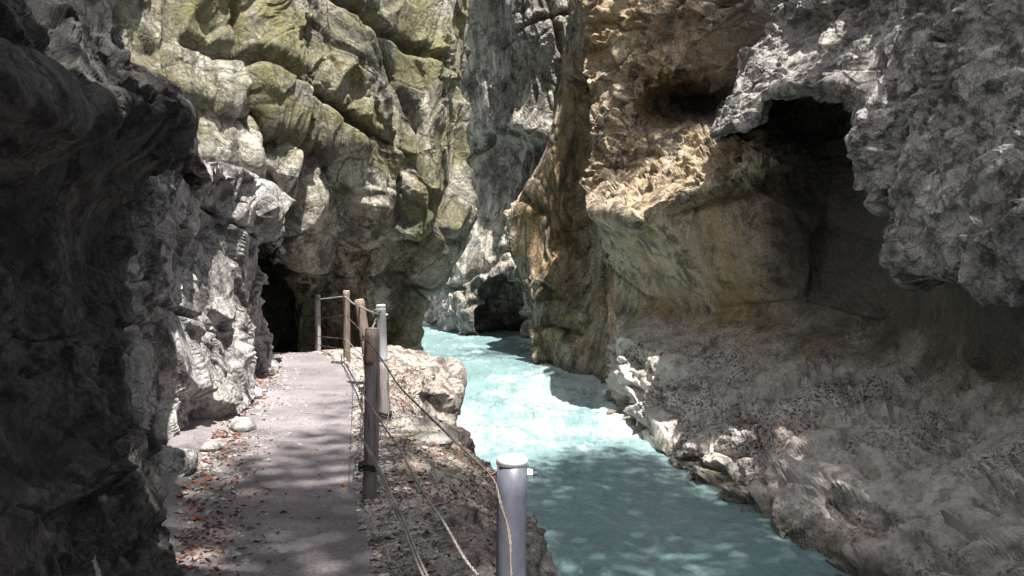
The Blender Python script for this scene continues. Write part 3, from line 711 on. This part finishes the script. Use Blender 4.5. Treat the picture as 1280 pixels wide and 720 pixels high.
M_band = metal_mat('dark iron band', (0.03, 0.03, 0.03), (0.06, 0.055, 0.05), 0.5, 0.6)

def bar(a, b_, r0, r1, n=14, seg=20, rough=0.003, seed=1, bend=(0, 0, 0)):
    a = np.array(a, float); b_ = np.array(b_, float)
    pts = [a + (b_ - a) * f + np.array(bend) * math.sin(math.pi * f) for f in np.linspace(0, 1, n)]
    return tube(pts, [r0 + (r1 - r0) * f for f in np.linspace(0, 1, n)], seg, True, rough, seed)

def sub(p, base): return tuple(np.array(p) - np.array(base))
def wooden_post(base_px, top_px, r, label, mat, group=None, rtop=None, red=None, band=None, bend=(0, 0, 0), seed=1, cut=(0, 0, 0)):
    base, top = np.array(W(*base_px)), np.array(W(*top_px))
    e = empty('wooden_post', tuple(base)); tag(e, label, 'post', 'posts of the cable railing')
    low = base + np.array([0, 0, -0.35])
    poly_mesh('shaft', [bar(low - base, top - base, r, rtop or r * 0.95, 26, 24, 0.004, seed, bend)], mat, parent=e)
    d = (top - base) / np.linalg.norm(top - base); rt = (rtop or r * 0.95)
    poly_mesh('end_grain', [bar(top - base, top - base + d * 0.012, rt * 0.97, rt * 0.88, 3, 24, 0.001, seed)], M_end, parent=e)
    if red:
        f = red; p0 = base + (top - base) * f
        poly_mesh('bare_wood', [bar(p0 - base, top - base - d * 0.004, rt * 1.012, rt * 1.008, 8, 24, 0.003, seed + 4)], M_woodr, parent=e)
    if band:
        p0 = base + (top - base) * band
        b0 = r * 1.0 + 0.008
        poly_mesh('wire_band', [tube([p0 - base + np.array([b0 * math.cos(a), b0 * math.sin(a), 0.008 * math.sin(3 * a) + z_]) for a in np.linspace(0, 2 * math.pi, 28)], 0.006, 8) for z_ in (-0.012, 0.004, 0.018)], M_band, parent=e)
    return e
wooden_post((398, 452, 16.0), (397, 369, 16.0), 0.052, 'thin weathered post farthest along the railing, by the dark cleft', M_wood, seed=3)
wooden_post((434, 459, 13.6), (433, 364, 13.6), 0.055, 'brown post at the path bend, tallest of the far wooden posts', M_woodb, seed=5)
wooden_post((467, 490, 11.0), (449, 376, 11.2), 0.066, 'crooked brown post leaning outward behind the cut post', M_woodb, seed=7, bend=(0.02, 0, 0))
wooden_post((458.5, 632, 5.87), (465, 412, 5.87), 0.052, 'thick grey post with a reddish cut top at the edge of the path', M_wood, rtop=0.048, red=0.80, band=0.22, bend=(0.012, 0, 0), seed=9)

def metal_post(base_px, top_px, r, label, lower=None, bolt=True, side=1):
    base, top = np.array(W(*base_px)), np.array(W(*top_px))
    e = empty('metal_post', tuple(base)); tag(e, label, 'post', 'posts of the cable railing')
    t0 = top - base; ax = t0 / np.linalg.norm(t0)
    p0 = t0 * (lower or 0.0) - (0 if lower else 0.35) * ax
    poly_mesh('pipe', [bar(p0, t0, r, r, 12, 36, 0.0006, 3)], M_pale if lower else M_galv, parent=e)
    prof = [(-0.016, 1.035), (-0.004, 1.04), (0.004, 1.0), (0.010, 0.9), (0.013, 0.6), (0.014, 0.02)]
    pts = [t0 + ax * h for h, _ in prof]
    poly_mesh('cap', [tube(pts, [r * k for _, k in prof], 36, True)], M_cap, parent=e)
    if lower:
        poly_mesh('timber_foot', [bar(-0.35 * ax, t0 * lower + ax * 0.02, r * 1.16, r * 1.10, 14, 22, 0.004, 8)], M_wood, parent=e)
        q = t0 * 0.10; b0 = r * 1.22
        poly_mesh('wire_band', [tube([q + np.array([b0 * math.cos(a), b0 * math.sin(a), 0.01 * math.sin(2 * a) + z_]) for a in np.linspace(0, 2 * math.pi, 26)], 0.012, 8) for z_ in (-0.01, 0.015)], M_band, parent=e)
    if bolt:
        for zz in ((-0.043,) if not lower else (-0.09, -0.52)):
            q = t0 + ax * zz; s_ = side
            bl = poly_mesh('bolt', [tube([q + np.array([-s_ * r * 1.35, 0, 0]), q + np.array([s_ * (r + 0.032), 0, 0])], 0.0065, 10)], M_galv, parent=e)
            poly_mesh('nut', [tube([q + np.array([s_ * (r + 0.001), 0, 0]), q + np.array([s_ * (r + 0.006), 0, 0]), q + np.array([s_ * (r + 0.017), 0, 0])], [0.015, 0.015, 0.013], 6)], M_cap, parent=bl, smooth=False)
            lp = [q + np.array([-s_ * (r * 1.35 + 0.012) - 0.012 * math.cos(a), 0, 0.014 * math.sin(a)]) for a in np.linspace(0, 2 * math.pi, 18)]
            poly_mesh('eye', [tube(lp, 0.0045, 8)], M_rust, parent=bl)
    return e
metal_post((482, 533, 8.6), (476, 382, 8.6), 0.046, 'white topped steel pipe set on a grey timber foot behind the cut post', lower=0.52)
metal_post((637.5, 905, 2.65), (640, 574, 2.65), 0.0455, 'big galvanised pipe post with a white cap standing over the river')

def knot(p, r, n=40):
    a = np.linspace(0, 6 * math.pi, n); p = np.array(p)
    return [p + r * np.array([math.cos(x) * (1 + 0.3 * math.sin(2.3 * x)), 0.7 * math.sin(x), 0.9 * math.cos(0.7 * x + 1) * 0.8]) for x in a]
def cable(label, segs, r, mat, twist=0, knots=()):
    """segs: lists of (px,py,d)"""
    VF = []
    for pts in segs:
        c = spline([p[1:] if p[0] == 'w' else W(*p) for p in pts], 10)
        if twist:
            L = np.concatenate([[0], np.cumsum(np.linalg.norm(np.diff(c, axis=0), axis=1))])
            n = max(int(L[-1] / 0.02), 10); s_ = np.linspace(0, L[-1], n)
            cc = np.stack([np.interp(s_, L, c[:, k]) for k in range(3)], 1)
            for ph in range(twist):
                a = s_ * 2 * math.pi / (r * 13) + ph * 2 * math.pi / twist
                T = np.gradient(cc, axis=0); T /= np.linalg.norm(T, axis=1, keepdims=True)
                A = np.cross(T, [0, 0, 1.0]); A /= np.linalg.norm(A, axis=1, keepdims=True); B = np.cross(T, A)
                VF.append(tube(cc + r * 0.75 * (np.cos(a)[:, None] * A + np.sin(a)[:, None] * B), r * 0.85, 6))
        else:
            VF.append(tube(c, r, 8))
    o = poly_mesh('railing_cable', VF, mat)
    tag(o, label, 'cable', 'cables of the railing')
    for k_, kr in knots:
        poly_mesh('knot', [tube(np.array(knot(W(*k_), kr)), r * 0.9, 8)], mat, parent=o)
    return o
cable('highest cable, running along the far post tops to the slim white topped pipe',
      [[(318, 364, 19.5), (345, 368, 18.2), (375, 373, 17), (397, 374, 15.93), (414, 372.5, 14.6), (431, 371, 13.53), (441, 379, 12.3), (450, 383, 11.1), (460, 388, 9.8), (469, 391.5, 8.6)],
       [(469, 391.5, 8.58), (472, 387, 8.56), (470, 398, 8.55), (466, 409, 8.5), (459, 416, 8.45)]], 0.0075, M_wire, twist=2, knots=[((471, 390, 8.55), 0.03)])
cable('brown cable sagging from the cut post to the hook of the big pipe post',
      [[(352, 387, 18.2), (374, 393, 17), (397, 397, 15.93), (414, 396.5, 14.6), (431, 394, 13.53), (440, 402, 11.9), (449, 411, 10.6), (453, 418, 7.4), (457, 424, 5.80), (463, 431, 5.77), (472, 442, 5.5), (486, 463, 5.1), (500, 484, 4.75), (530, 514, 4.0), (560, 543, 3.4), (590, 571, 2.92), (609, 590, 2.63)],
       [(609, 590, 2.62), (615, 597, 2.58), (620, 606, 2.55), (626, 630, 2.50), (634, 656, 2.42), (638, 680, 2.36), (639, 720, 2.28), (650, 800, 2.0), ('w', 0.3, 1.2, 0.3), ('w', 0.7, 0.2, 0.02)]], 0.0036, M_rust, twist=2, knots=[((456, 423, 5.79), 0.02), ((612, 592, 2.6), 0.014)])
cable('thin cable hooked halfway up the cut post, slanting over the dark craggy ledge',
      [[(350, 398, 18.5), (366, 405, 17.8), (383, 415, 16.7), (397, 420, 15.93), (414, 422, 14.6), (431, 424, 13.53), (444, 436, 11.9), (456, 447, 10.2), (458, 470, 8), (453, 487, 5.85)],
       [(453, 487, 5.84), (457, 498, 5.75), (462, 505, 5.6), (480, 533, 5.2), (500, 562, 4.75), (512, 585, 4.45), (530, 617, 4.0), (556, 655, 3.45), (582, 700, 2.98), (612, 735, 2.75), (630, 752, 2.62)]], 0.0046, M_wire, twist=2, knots=[((452, 487, 5.84), 0.018)])
cable('thick doubled lowest cable slanting over the ledge from the foot of the cut post',
      [[(350, 416, 18.5), (372, 424, 17.4), (385, 427.5, 16.7), (397, 431, 15.93), (414, 434, 14.6), (431, 437, 13.53), (444, 444, 12.0), (456, 456, 10.4), (458, 500, 8), (451, 544, 5.85)],
       [(451, 544, 5.84), (462, 567, 5.5), (478, 600, 4.95), (492, 632, 4.5), (505, 660, 4.1), (520, 700, 3.72), (560, 780, 3.1), (622, 862, 2.68)],
       [(451, 546, 5.84), (464, 566, 5.48), (481, 600, 4.93), (495, 631, 4.48), (509, 660, 4.08), (525, 700, 3.70), (565, 780, 3.1), (624, 862, 2.66)]], 0.0052, M_wire, twist=2)
cable('short taut stay wire from the band of the timber foot down to the ground',
      [[(486, 516, 8.55), (480, 548, 7.7), (470, 585, 6.9), (466, 600, 6.5)]], 0.0045, M_wire)

# ------------------------------------------------------------------ leaf litter, stones, tufts
rng = np.random.default_rng(7)
def leaf_shape(n):
    """a bent pointed leaf, unit length, n variants handled by scale/rotation"""
    pts = np.array([(-.5, 0, 0), (-.25, .2, .04), (.1, .26, .07), (.5, 0, .02), (.1, -.26, .07), (-.25, -.2, .04), (-.1, 0, -.02), (.15, 0, -.02)])
    F = [(0, 6, 1), (1, 6, 7, 2), (2, 7, 3), (3, 7, 4), (4, 7, 6, 5), (5, 6, 0)]
    return pts, F
def leaf_mat(name, cols):
    m, t, b = new_mat(name)
    g = t.nodes.new('ShaderNodeNewGeometry')
    r = t.nodes.new('ShaderNodeValToRGB'); e = r.color_ramp.elements; r.color_ramp.interpolation = 'CONSTANT'
    while len(e) < len(cols): e.new(0.5)
    for i, c in enumerate(cols): e[i].position = i / len(cols); e[i].color = (*c, 1)
    t.links.new(g.outputs['Random Per Island'], r.inputs[0]); t.links.new(r.outputs[0], b.inputs['Base Color'])
    b.inputs['Roughness'].default_value = 0.6; return m
M_leaf = leaf_mat('fallen leaf litter', [(0.26, 0.09, 0.045), (0.18, 0.075, 0.05), (0.12, 0.06, 0.05), (0.30, 0.14, 0.08), (0.10, 0.05, 0.045), (0.24, 0.13, 0.09), (0.16, 0.08, 0.07)])
M_orange = leaf_mat('orange fallen leaf', [(0.50, 0.13, 0.035), (0.42, 0.10, 0.03), (0.55, 0.20, 0.05)])
def rotm(nrm, a):
    z = np.array(nrm); x = np.cross(z, [math.sin(a), math.cos(a), 0.1]); x /= np.linalg.norm(x); y = np.cross(z, x)
    return np.stack([x, y, z], 1)
def scatter(name, spots, size, mat, label, cat):
    base, F = leaf_shape(1); Vs = []; Fs = []; k = 0
    for (x, y) in spots:
        h = ground(x, y)
        if h is None: continue
        nrm = np.array(h[1]) * (1 if h[1].z > 0 else -1) + rng.normal(0, 0.35, 3); nrm /= np.linalg.norm(nrm)
        s_ = size * rng.uniform(0.5, 1.35)
        V = (base * np.array([1, rng.uniform(0.5, 1.1), rng.uniform(0.5, 3)]) * s_) @ rotm(nrm, rng.uniform(0, 6.28)).T + np.array(h[0]) + nrm * s_ * 0.08
        Vs.append(V); Fs += [tuple(i + k for i in f) for f in F]; k += len(base)
    me = bpy.data.meshes.new(name); me.from_pydata(np.vstack(Vs).tolist(), [], Fs); me.materials.append(mat)
    o = bpy.data.objects.new(name, me); SC.collection.objects.link(o)
    return tag(o, label, cat, kind='stuff')
spots = []
while len(spots) < 1700:                                        # along the rock side of the path
    y = rng.uniform(3.2, 15); l_, r_ = float(interp(y, PL)), float(interp(y, PR))
    w_ = 0.5 if y < 9 else 0.35
    x = l_ + 0.15 + abs(rng.normal(0, 0.17)) * (w_ / 0.4)
    if vnoise(np.array([[x * 1.5, y * 1.5, 0.0]]), 3)[0] > rng.uniform(-0.9, 0.5): spots.append((x, y))
for _ in range(70):
    y = rng.uniform(3.5, 15); l_, r_ = float(interp(y, PL)), float(interp(y, PR)); spots.append((rng.uniform(l_, r_), y))
scatter('leaf_litter', spots, 0.042, M_leaf, 'brown and red fallen leaves gathered along the rock side of the footpath', 'leaf litter')
spots = []
while len(spots) < 5200:
    y = rng.uniform(3.0, 14.5); r_, e_ = float(interp(y, PR)), float(interp(y, EDGE))
    x = rng.uniform(r_ - 0.06, e_)
    if vnoise(np.array([[x * 1.3, y * 1.3, 4.0]]), 8)[0] > rng.uniform(-0.75, 0.6): spots.append((x, y))
scatter('ledge_litter', spots, 0.036, M_leaf, 'reddish brown leaf fragments strewn over the pale stony ledge', 'leaf litter')

def leaf_star():
    V = [(0, 0, 0.0)]; n = 10
    for k in range(n):
        a = 2 * math.pi * k / n; r_ = 0.5 if k % 2 == 0 else 0.24
        V.append((r_ * math.cos(a), r_ * math.sin(a), 0.10 + 0.10 * math.sin(3 * a)))
    V.append((-0.85, 0.05, 0.05)); V.append((-0.85, 0.01, 0.05))
    F = [(0, 1 + k, 1 + (k + 1) % n) for k in range(n)] + [(0, 11, 12)]
    return V, F
V, F = leaf_star()
lm = bpy.data.meshes.new('fallen_leaf'); lm.from_pydata(V, [], F); lm.materials.append(M_orange)
leaf0 = None
for (px, py) in [(233, 608), (244, 601), (262, 597), (226, 622), (238, 636), (255, 575), (300, 522), (322, 487), (281, 545), (246, 650), (331, 474), (430, 606), (355, 640), (312, 505)]:
    d = EYE * 1100 / (py - 326); p = W(px, py, d); h = ground(p[0], p[1])
    if h is None: continue
    o = bpy.data.objects.new('fallen_leaf', lm) if leaf0 is None else leaf0.copy()
    leaf0 = leaf0 or o
    SC.collection.objects.link(o)
    o.location = (h[0].x, h[0].y, h[0].z + 0.004); o.rotation_euler = (rng.uniform(-.3, .3), rng.uniform(-.3, .3), rng.uniform(0, 6)); o.scale = [rng.uniform(0.06, 0.095)] * 3
    tag(o, 'single orange leaf lying flat on the grey footpath', 'leaf', 'orange leaves on the footpath')

def stone_mesh(name, seed, mat, sub=3):
    import bmesh
    bm = bmesh.new(); bmesh.ops.create_icosphere(bm, subdivisions=sub, radius=0.5)
    V = np.array([v.co[:] for v in bm.verts])
    h = 0.22 * facets(V * 1.0 + seed * 3.7, 0.55, seed) + 0.05 * fbm(V * 5 + seed, 3, seed)
    for v, k in zip(bm.verts, h): v.co *= 1 + k
    me = bpy.data.meshes.new(name); bm.to_mesh(me); bm.free(); me.materials.append(mat); return me
M_stone = rock_mat('pale loose stone', (0.34, 0.32, 0.31), (0.52, 0.50, 0.48), (0.12, 0.11, 0.10), 0.3, streak=0.0, bumpd=0.02)
stones = [
    ((303, 534), (0.30, 0.26, 0.16), 'pale flat stone lying where the buttress meets the path', 11),
    ((318, 497), (0.26, 0.22, 0.15), 'small pale stone among orange leaves farther along the buttress foot', 12),
    ((336, 468), (0.34, 0.26, 0.24), 'whitish stone at the far inner bend of the path', 13),
    ((425, 455), (0.30, 0.25, 0.14), 'low white stone between the two farthest railing posts', 14),
    ((268, 560), (0.24, 0.20, 0.12), 'small grey stone half buried in leaves beside the path', 15),
    ((541, 553), (0.30, 0.36, 0.16), 'pale block lying on the ledge beside the green tuft', 16),
]
for (px, py), sc_, lab, sd_ in stones:
    d = EYE * 1100 / (py - 326); p = W(px, py, d); h = ground(p[0], p[1])
    z = h[0].z if h else 0
    o = bpy.data.objects.new('stone', stone_mesh('stone', sd_, M_stone)); SC.collection.objects.link(o)
    o.location = (p[0], p[1], z + sc_[2] * 0.28); o.scale = sc_; o.rotation_euler = (0, 0, sd_ * 1.3)
    tag(o, lab, 'stone')

# gravel
def gravel(name, spots, lo, hi, mat, label):
    base = np.array([(1, 0, 0), (-1, 0, 0), (0, 1, 0), (0, -1, 0), (0, 0, 1), (0, 0, -1), (.7, .7, .3), (-.7, .6, .4), (.6, -.7, .4), (-.6, -.7, .3)], float)
    F = [(4, 6, 7), (4, 7, 9), (4, 9, 8), (4, 8, 6), (6, 0, 2), (6, 2, 7), (7, 2, 1), (7, 1, 9), (9, 1, 3), (9, 3, 8), (8, 3, 0), (8, 0, 6), (5, 2, 0), (5, 1, 2), (5, 3, 1), (5, 0, 3)]
    Vs = []; Fs = []; k = 0
    for (x, y) in spots:
        h = ground(x, y)
        if h is None: continue
        s_ = lo * (hi / lo) ** (rng.uniform() ** 2.5)
        V = base * (1 + rng.uniform(-.3, .3, (10, 1))) * s_ * np.array([1, rng.uniform(.6, 1), rng.uniform(.35, .7)])
        V = V @ rotm((rng.normal(0, .2), rng.normal(0, .2), 1), rng.uniform(0, 6)).T + np.array(h[0])
        Vs.append(V); Fs += [tuple(i + k for i in f) for f in F]; k += 10
    me = bpy.data.meshes.new(name); me.from_pydata(np.vstack(Vs).tolist(), [], Fs); me.materials.append(mat)
    o = bpy.data.objects.new(name, me); SC.collection.objects.link(o)
    return tag(o, label, 'gravel', kind='stuff')
spots = []
for _ in range(3800):
    y = rng.uniform(3.0, 15.3); r_, e_ = float(interp(y, PR)), float(interp(y, EDGE)); spots.append((r_ + abs(rng.normal(0, 0.25)) - 0.1, y))
for _ in range(1500):
    y = rng.uniform(3.0, 15.3); l_ = float(interp(y, PL)); spots.append((l_ + 0.1 + abs(rng.normal(0, 0.3)), y))
for _ in range(1500):
    y = rng.uniform(7, 14.5); r_, e_ = float(interp(y, PR)), float(interp(y, EDGE)); spots.append((rng.uniform(r_, e_), y))
gravel('gravel', spots, 0.008, 0.04, M_stone, 'pale gravel and stone chips along both edges of the footpath')

# green tufts
M_green = leaf_mat('small green leaves', [(0.07, 0.10, 0.03), (0.10, 0.13, 0.045), (0.055, 0.08, 0.03)])
for (px, py, lab) in [(527, 556, 'small green fern tuft on the ledge beside the pale block')]:
    d = (EYE + 0.05) * 1100 / (py - 326); p = W(px, py, d); h = ground(p[0], p[1]); z = h[0].z if h else 0
    VF = [tube([(0, 0, -0.05), (0, 0, 0.012)], 0.13, 12)]
    for k in range(70):
        a = rng.uniform(0, 6.28); L = rng.uniform(0.025, 0.06); el = rng.uniform(0.2, 1.2); o_ = np.array([rng.normal(0, .05), rng.normal(0, .05), 0])
        d_ = np.array([math.cos(a) * math.cos(el), math.sin(a) * math.cos(el), math.sin(el)]); s_ = np.array([-math.sin(a), math.cos(a), 0]) * L * 0.22
        VF.append((np.array([o_, o_ + d_ * L * .5 + s_, o_ + d_ * L, o_ + d_ * L * .5 - s_]), [(0, 1, 2, 3)]))
    o = poly_mesh('fern_tuft', VF, M_green, smooth=False); o.location = (p[0], p[1], z); tag(o, lab, 'plant')

# ------------------------------------------------------------------ unseen trees added above the rim to dapple the light
M_bark = wood_mat('dark bark', (0.06, 0.05, 0.04), (0.12, 0.10, 0.08))
M_crown = leaf_mat('beech leaves', [(0.05, 0.10, 0.02), (0.07, 0.13, 0.03), (0.04, 0.08, 0.02)])
def shade_tree(target, dist, r, n, label, seed, size=0.26, off=(3.5, 2.0, -7)):
    g_ = np.random.default_rng(seed)
    c = np.array(target, float) + np.array(SUN_DIR) * dist
    base = c + np.array(off)
    e = empty('shade_tree', tuple(base)); tag(e, label, 'tree', 'unseen trees added for their shade')
    trunk = spline([(0, 0, -2), (-off[0] * .1, -off[1] * .1, -off[2] * .45), tuple(c - base)], 6)
    VF = [tube(trunk, list(np.linspace(0.22, 0.05, len(trunk))), 8)]
    cl = []
    for k in range(16):
        q = g_.normal(0, 0.45, 3); q = q / max(1, np.linalg.norm(q)); q = (c - base) + q * r
        s0 = trunk[int(len(trunk) * g_.uniform(.5, .95))]
        VF.append(tube(spline([s0, (s0 + q) / 2 + np.array([0, 0, .3]), q], 4), list(np.linspace(.06, .015, 9)), 5)); cl.append(q)
    poly_mesh('trunk', VF, M_bark, parent=e)
    cl = np.array(cl)
    C = cl[g_.integers(0, len(cl), n)] + g_.normal(0, 0.28 * r, (n, 3))
    D = g_.normal(0, 1, (n, 3)); D /= np.linalg.norm(D, axis=1, keepdims=True)
    E = np.cross(D, g_.normal(0, 1, (n, 3))); E /= np.linalg.norm(E, axis=1, keepdims=True)
    S = size * g_.uniform(.5, 1.2, (n, 1))
    V = np.stack([C - D * S * .5, C + E * S * .28, C + D * S * .5, C - E * S * .28], 1).reshape(-1, 3)
    link_mesh('crown', V, np.arange(4 * n).reshape(n, 4), M_crown, parent=e)
    return e
for i, (tg, ds, r, n) in enumerate(TREES):
    shade_tree(tg, ds, r, n, 'unseen leafy tree added to shade ' + TREE_SPOT[i], 40 + i)
